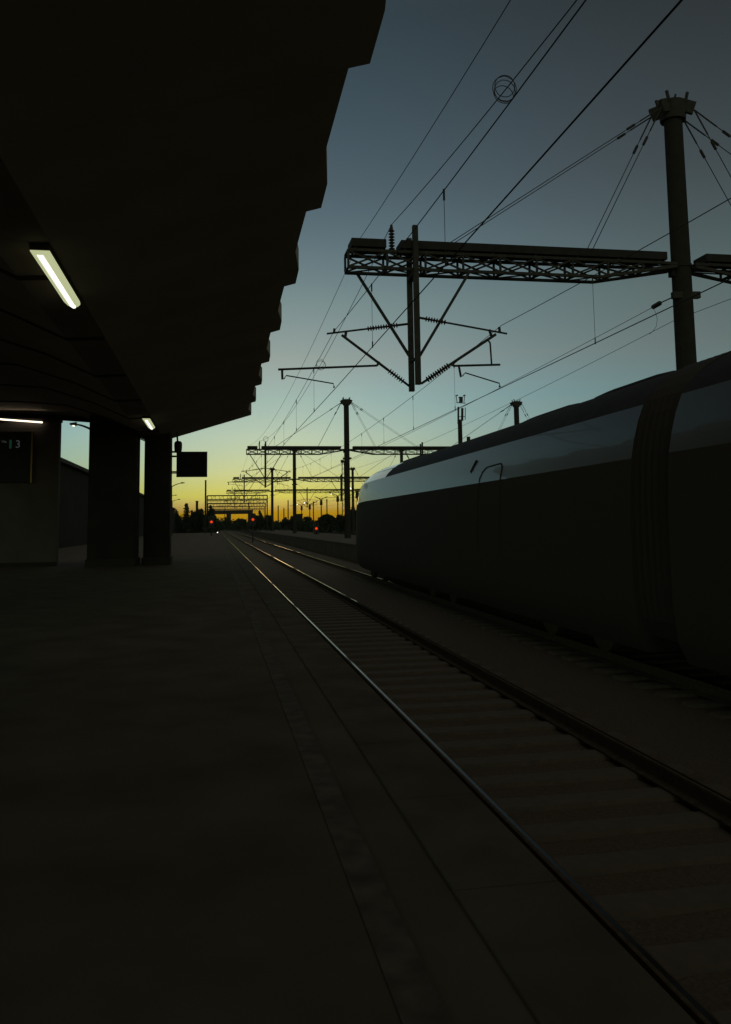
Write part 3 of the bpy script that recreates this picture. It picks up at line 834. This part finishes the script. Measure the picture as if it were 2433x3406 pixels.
# far lattice portals over the station throat
def portal(Y, x0, x1, ytop, lab, legs):
    a, c = at(x0, ytop, Y), at(x1, ytop, Y); z = (a.z + c.z) / 2; h = .95
    t = empty('signal_portal', (a.x, Y, GZ), lab, 'portal', 'lattice portals far down the line')
    b = MB(); n = max(4, int((c.x - a.x) / 1.0))
    for yy in (Y, Y + .9):
        b.bar((a.x, yy, z), (c.x, yy, z), .20, .26); b.bar((a.x, yy, z - h), (c.x, yy, z - h), .13)
        for i in range(n + 1):
            x = a.x + (c.x - a.x) * i / n
            b.bar((x, yy, z - h), (x, yy, z), .09)
            if i < n and i % 2: b.bar((x, yy, z - h), (x + (c.x - a.x) / n, yy, z), .05)
    b.build('lattice_beam', M['steel'], t)
    b = MB(); b.bar((a.x, Y + .45, z - h - .55), (c.x, Y + .45, z - h - .55), .07); b.bar((a.x, Y + .45, z - h - 1.05), (c.x, Y + .45, z - h - 1.05), .12); m_ = n // 2
    for i in range(m_ + 1): x = a.x + (c.x - a.x) * i / m_; b.bar((x, Y + .45, z - h - 1.05), (x, Y + .45, z - h), .06)
    b.build('lower_rail', M['steel'], t)
    for f in legs:
        x = a.x + (c.x - a.x) * f
        MB().rod((x, Y + .45, GZ), (x, Y + .45, z), .15, n=8).build('leg', M['mast'], t)
portal(232, 690, 890, 1648, 'topmost of the stacked lattice portals left of the fourth mast', (0, 1))
portal(272, 690, 888, 1663, 'second lattice portal from the top in the far stack', (0, .7))
portal(318, 692, 884, 1675, 'third lattice portal from the top in the far stack', (0, 1))
portal(372, 692, 880, 1685, 'fourth lattice portal from the top in the far stack', (.3, 1))
portal(435, 694, 876, 1694, 'lowest lattice portal in the far stack', (.1, .8))
BYY = 500
a, c = at(700, 1706, BYY), at(842, 1706, BYY)
br = empty('road_bridge', (a.x, BYY, GZ), 'flat dark bridge deck low on the horizon under the portals', 'bridge')
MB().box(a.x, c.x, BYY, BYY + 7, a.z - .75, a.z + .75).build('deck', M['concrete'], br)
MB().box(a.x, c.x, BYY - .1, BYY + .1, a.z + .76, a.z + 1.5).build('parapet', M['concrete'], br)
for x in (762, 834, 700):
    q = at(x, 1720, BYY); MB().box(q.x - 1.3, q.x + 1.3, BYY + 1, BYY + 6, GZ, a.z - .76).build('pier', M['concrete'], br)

# long low building left of the station
lb = empty('trackside_building', (-12, 120, GZ), 'long low dark building whose straight eaves run away behind the pillars', 'building')
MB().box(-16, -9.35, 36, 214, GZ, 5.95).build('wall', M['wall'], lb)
b = MB(); b.quad_loft([[(-16.3, y, 5.96), (-9.05, y, 5.96), (-9.05, y, 6.2), (-12.6, y, 6.34), (-16.3, y, 6.2)] for y in (35.8, 214.2)])
b.build('roof', M['fascia'], lb)
# low equipment hut on the horizon
hp = at(996, 1709, 300)
hut = empty('trackside_hut', (hp.x, 300, GZ), 'small square hut top among the bushes right of the third mast', 'hut')
MB().box(hp.x - 1.2, hp.x + 1.2, 300, 303, GZ, hp.z - .25).build('wall', M['wall'], hut)
MB().box(hp.x - 1.35, hp.x + 1.35, 299.8, 303.2, hp.z - .25, hp.z).build('roof', M['fascia'], hut)

# ------------------------------------------------------------------ trees
def leaf_blob(b, c, rx, rz, n, s):
    for _ in range(n):
        while True:
            v = Vector((random.uniform(-1, 1), random.uniform(-1, 1), random.uniform(-1, 1)))
            if v.length <= 1: break
        v = v * (0.55 + .45 * random.random()) if v.length > .2 else v
        p = Vector((c[0] + v.x * rx, c[1] + v.y * rx, c[2] + v.z * rz))
        e1 = Vector((random.gauss(0, 1), random.gauss(0, 1), random.gauss(0, 1))).normalized()
        e2 = e1.cross(Vector((random.gauss(0, 1), random.gauss(0, 1), random.gauss(0, 1)))).normalized()
        q = s * random.uniform(.6, 1.3); i = len(b.v)
        b.v += [tuple(p - e1 * q), tuple(p + e2 * q * .6), tuple(p + e1 * q), tuple(p - e2 * q * .6)]
        b.f.append((i, i + 1, i + 2, i + 3))
def tree(x, ytop, wpx, Y, lab, kind='round', cat='tree', name='tree'):
    top = at(x, ytop, Y); W = wpx * 1.18 * Y / FPX; H = top.z - GZ
    t = empty(name, (top.x, Y, GZ), lab, cat, 'dark trees and bushes along the horizon')
    tr = MB().rod((top.x, Y, GZ), (top.x + .02 * W, Y, GZ + H * .55), .035 * H + .04, .018 * H + .02, 8)
    for k in range(4):
        a = k * 1.6 + random.random(); z0 = GZ + H * (.3 + .06 * k)
        tr.rod((top.x, Y, z0), (top.x + math.cos(a) * W * .3, Y + math.sin(a) * W * .3, z0 + H * .25), .012 * H + .02, .008 * H, 6)
    tr.build('trunk', M['bark'], t)
    b = MB(); s = max(.2, W * .06)
    if kind == 'cypress':
        for k in range(9):
            f = k / 8; w = W * .5 * (math.sin(math.pi * (.12 + .8 * (1 - f))) * .9 + .1)
            leaf_blob(b, (top.x, Y, GZ + H * (.12 + .84 * f)), w, H * .085, 150, s)
    elif kind == 'dome':
        for k in range(34):
            a = random.random() * 6.283; r = math.sqrt(random.random()); zz = (1 - r ** 2) ** .5
            leaf_blob(b, (top.x + math.cos(a) * r * W * .44, Y + math.sin(a) * r * W * .44, GZ + H * (.2 + .68 * zz)), W * .1, H * .11, 110, s)
    else:
        for k in range(26):
            a = random.random() * 6.283; r = math.sqrt(random.random()); zz = random.uniform(-.9, 1) * (1 - r ** 2.4)
            leaf_blob(b, (top.x + math.cos(a) * r * W * .4, Y + math.sin(a) * r * W * .4, GZ + H * (.52 + .38 * zz)), W * random.uniform(.11, .18), H * random.uniform(.08, .13), 130, s)
        leaf_blob(b, (top.x, Y, GZ + H * .46), W * .42, H * .44, 1500, s)
    b.build('crown', M['leaf'], t)
tree(584, 1683, 34, 230, 'bushy tree touching the narrow pillar on its right side')
tree(621, 1677, 26, 215, 'narrow cypress standing alone between two bright gaps', 'cypress')
tree(664, 1676, 44, 210, 'broad dark tree left of the bare pole')
tree(700, 1678, 42, 205, 'broad dark tree right of the bare pole above the first red signal')
tree(646, 1690, 30, 220, 'low tree filling in just right of the cypress')
tree(756, 1712, 22, 330, 'small far tree under the bridge deck')
tree(802, 1722, 42, 340, 'round bush in the bright gap below the bridge', 'dome')
tree(850, 1706, 30, 240, 'tree above the middle red signal')
tree(866, 1694, 26, 250, 'taller tree with ragged top left of the fourth mast')
tree(893, 1702, 40, 235, 'dark tree wrapped round the foot of the fourth mast')
tree(951, 1718, 28, 260, 'low ragged bush left of the third mast foot', 'dome')
tree(975, 1708, 26, 250, 'bush at the foot of the third mast')
tree(1022, 1717, 46, 255, 'low wide bush between the hut and the domed tree', 'dome')
tree(1088, 1709, 66, 170, 'smooth domed tree left of the second mast', 'dome')
tree(1134, 1702, 42, 180, 'dark tree at the foot of the second mast')
tree(1172, 1680, 52, 190, 'tall dark tree between second mast and train nose')
tree(1196, 1686, 30, 180, 'tree half hidden by the train nose')
# chimney behind the trees
cp = at(656, 1666, 260)
ch = empty('chimney', (cp.x, 260, GZ), 'small square chimney poking above the trees left of the bare pole', 'chimney')
MB().box(cp.x - .35, cp.x + .35, 260, 260.7, GZ, cp.z - .25).build('stack', M['wall'], ch)
MB().box(cp.x - .45, cp.x + .45, 259.9, 260.8, cp.z - .25, cp.z).build('cap', M['concrete'], ch)

# far-off wood: one mass of leaves along the horizon
HP = [(560, 1705), (600, 1712), (612, 1716), (640, 1706), (720, 1712), (740, 1718), (770, 1730), (785, 1728), (830, 1726), (845, 1722), (910, 1728), (935, 1733), (950, 1726), (1010, 1728), (1045, 1734), (1060, 1726), (1120, 1722), (1300, 1705), (2433, 1700)]
def hedge(x0, x1, Y, prof, lab):
    b = MB(); x = x0
    while x < x1:
        yt = lerp_tab(prof, x) + random.uniform(-3, 3); p = at(x, yt, Y + random.uniform(-4, 4)); H = p.z - GZ
        leaf_blob(b, (p.x, p.y, GZ + H * .5), 1.6, H * .53, 110, .3); leaf_blob(b, (p.x, p.y, GZ + H * .25), 1.6, H * .3, 50, .4)
        x += 8
    tag(b.build('hedge', M['leaf']), lab, 'hedge', kind='stuff')
hedge(560, 728, 235, [(560, 1708), (612, 1714), (640, 1706), (728, 1715)], 'dark scrub left of the tracks under the first red signal')
hedge(985, 1290, 225, [(985, 1722), (1050, 1728), (1120, 1716), (1170, 1704), (1290, 1690)], 'dark scrub right of the tracks in front of the yard lamps')
b = MB(); WY = 380
x = 150.0
while x < 2400:
    yt = lerp_tab(HP, x) + random.uniform(-3, 3)
    for layer in range(2):
        Yq = WY + layer * 25 + random.uniform(-6, 6)
        p = at(x, yt, Yq); H = max(2.2, p.z - GZ)
        leaf_blob(b, (p.x, Yq, GZ + H * .5), 2.3, H * .52, 75, .42)
        leaf_blob(b, (p.x + random.uniform(-1, 1), Yq, GZ + H * .3), 2.3, H * .35, 40, .55)
    x += 9
tag(b.build('distant_wood', M['leaf']), 'dark far-off belt of trees along the whole horizon', 'woodland', kind='stuff')
hb = MB(); hb.quad_loft([[(-1200, 560, GZ - 3), (1200, 560, GZ - 3), (1200, 680, GZ - 3), (-1200, 680, GZ - 3)],
                         [(-1200, 610, 3.6), (1200, 610, 3.6), (1200, 640, 3.6), (-1200, 640, 3.6)]])
tag(hb.build('embankment', M['soil']), kind='structure')

# ------------------------------------------------------------------ evening haze
hz = MB().box(-1850, 1850, -1550, 1950, GZ - 1.4, 34)
hm = bpy.data.materials.new('evening_haze'); hm.use_nodes = True
hn, hl = hm.node_tree.nodes, hm.node_tree.links
hn.clear(); ho = hn.new('ShaderNodeOutputMaterial'); pv = hn.new('ShaderNodeVolumePrincipled')
pv.inputs['Color'].default_value = (0.95, 0.90, 0.82, 1); pv.inputs['Density'].default_value = 0.0001; pv.inputs['Anisotropy'].default_value = 0.55
hl.new(pv.outputs[0], ho.inputs['Volume'])
tag(hz.build('haze', hm), 'thin warm evening haze over the far tracks', 'haze', kind='stuff')
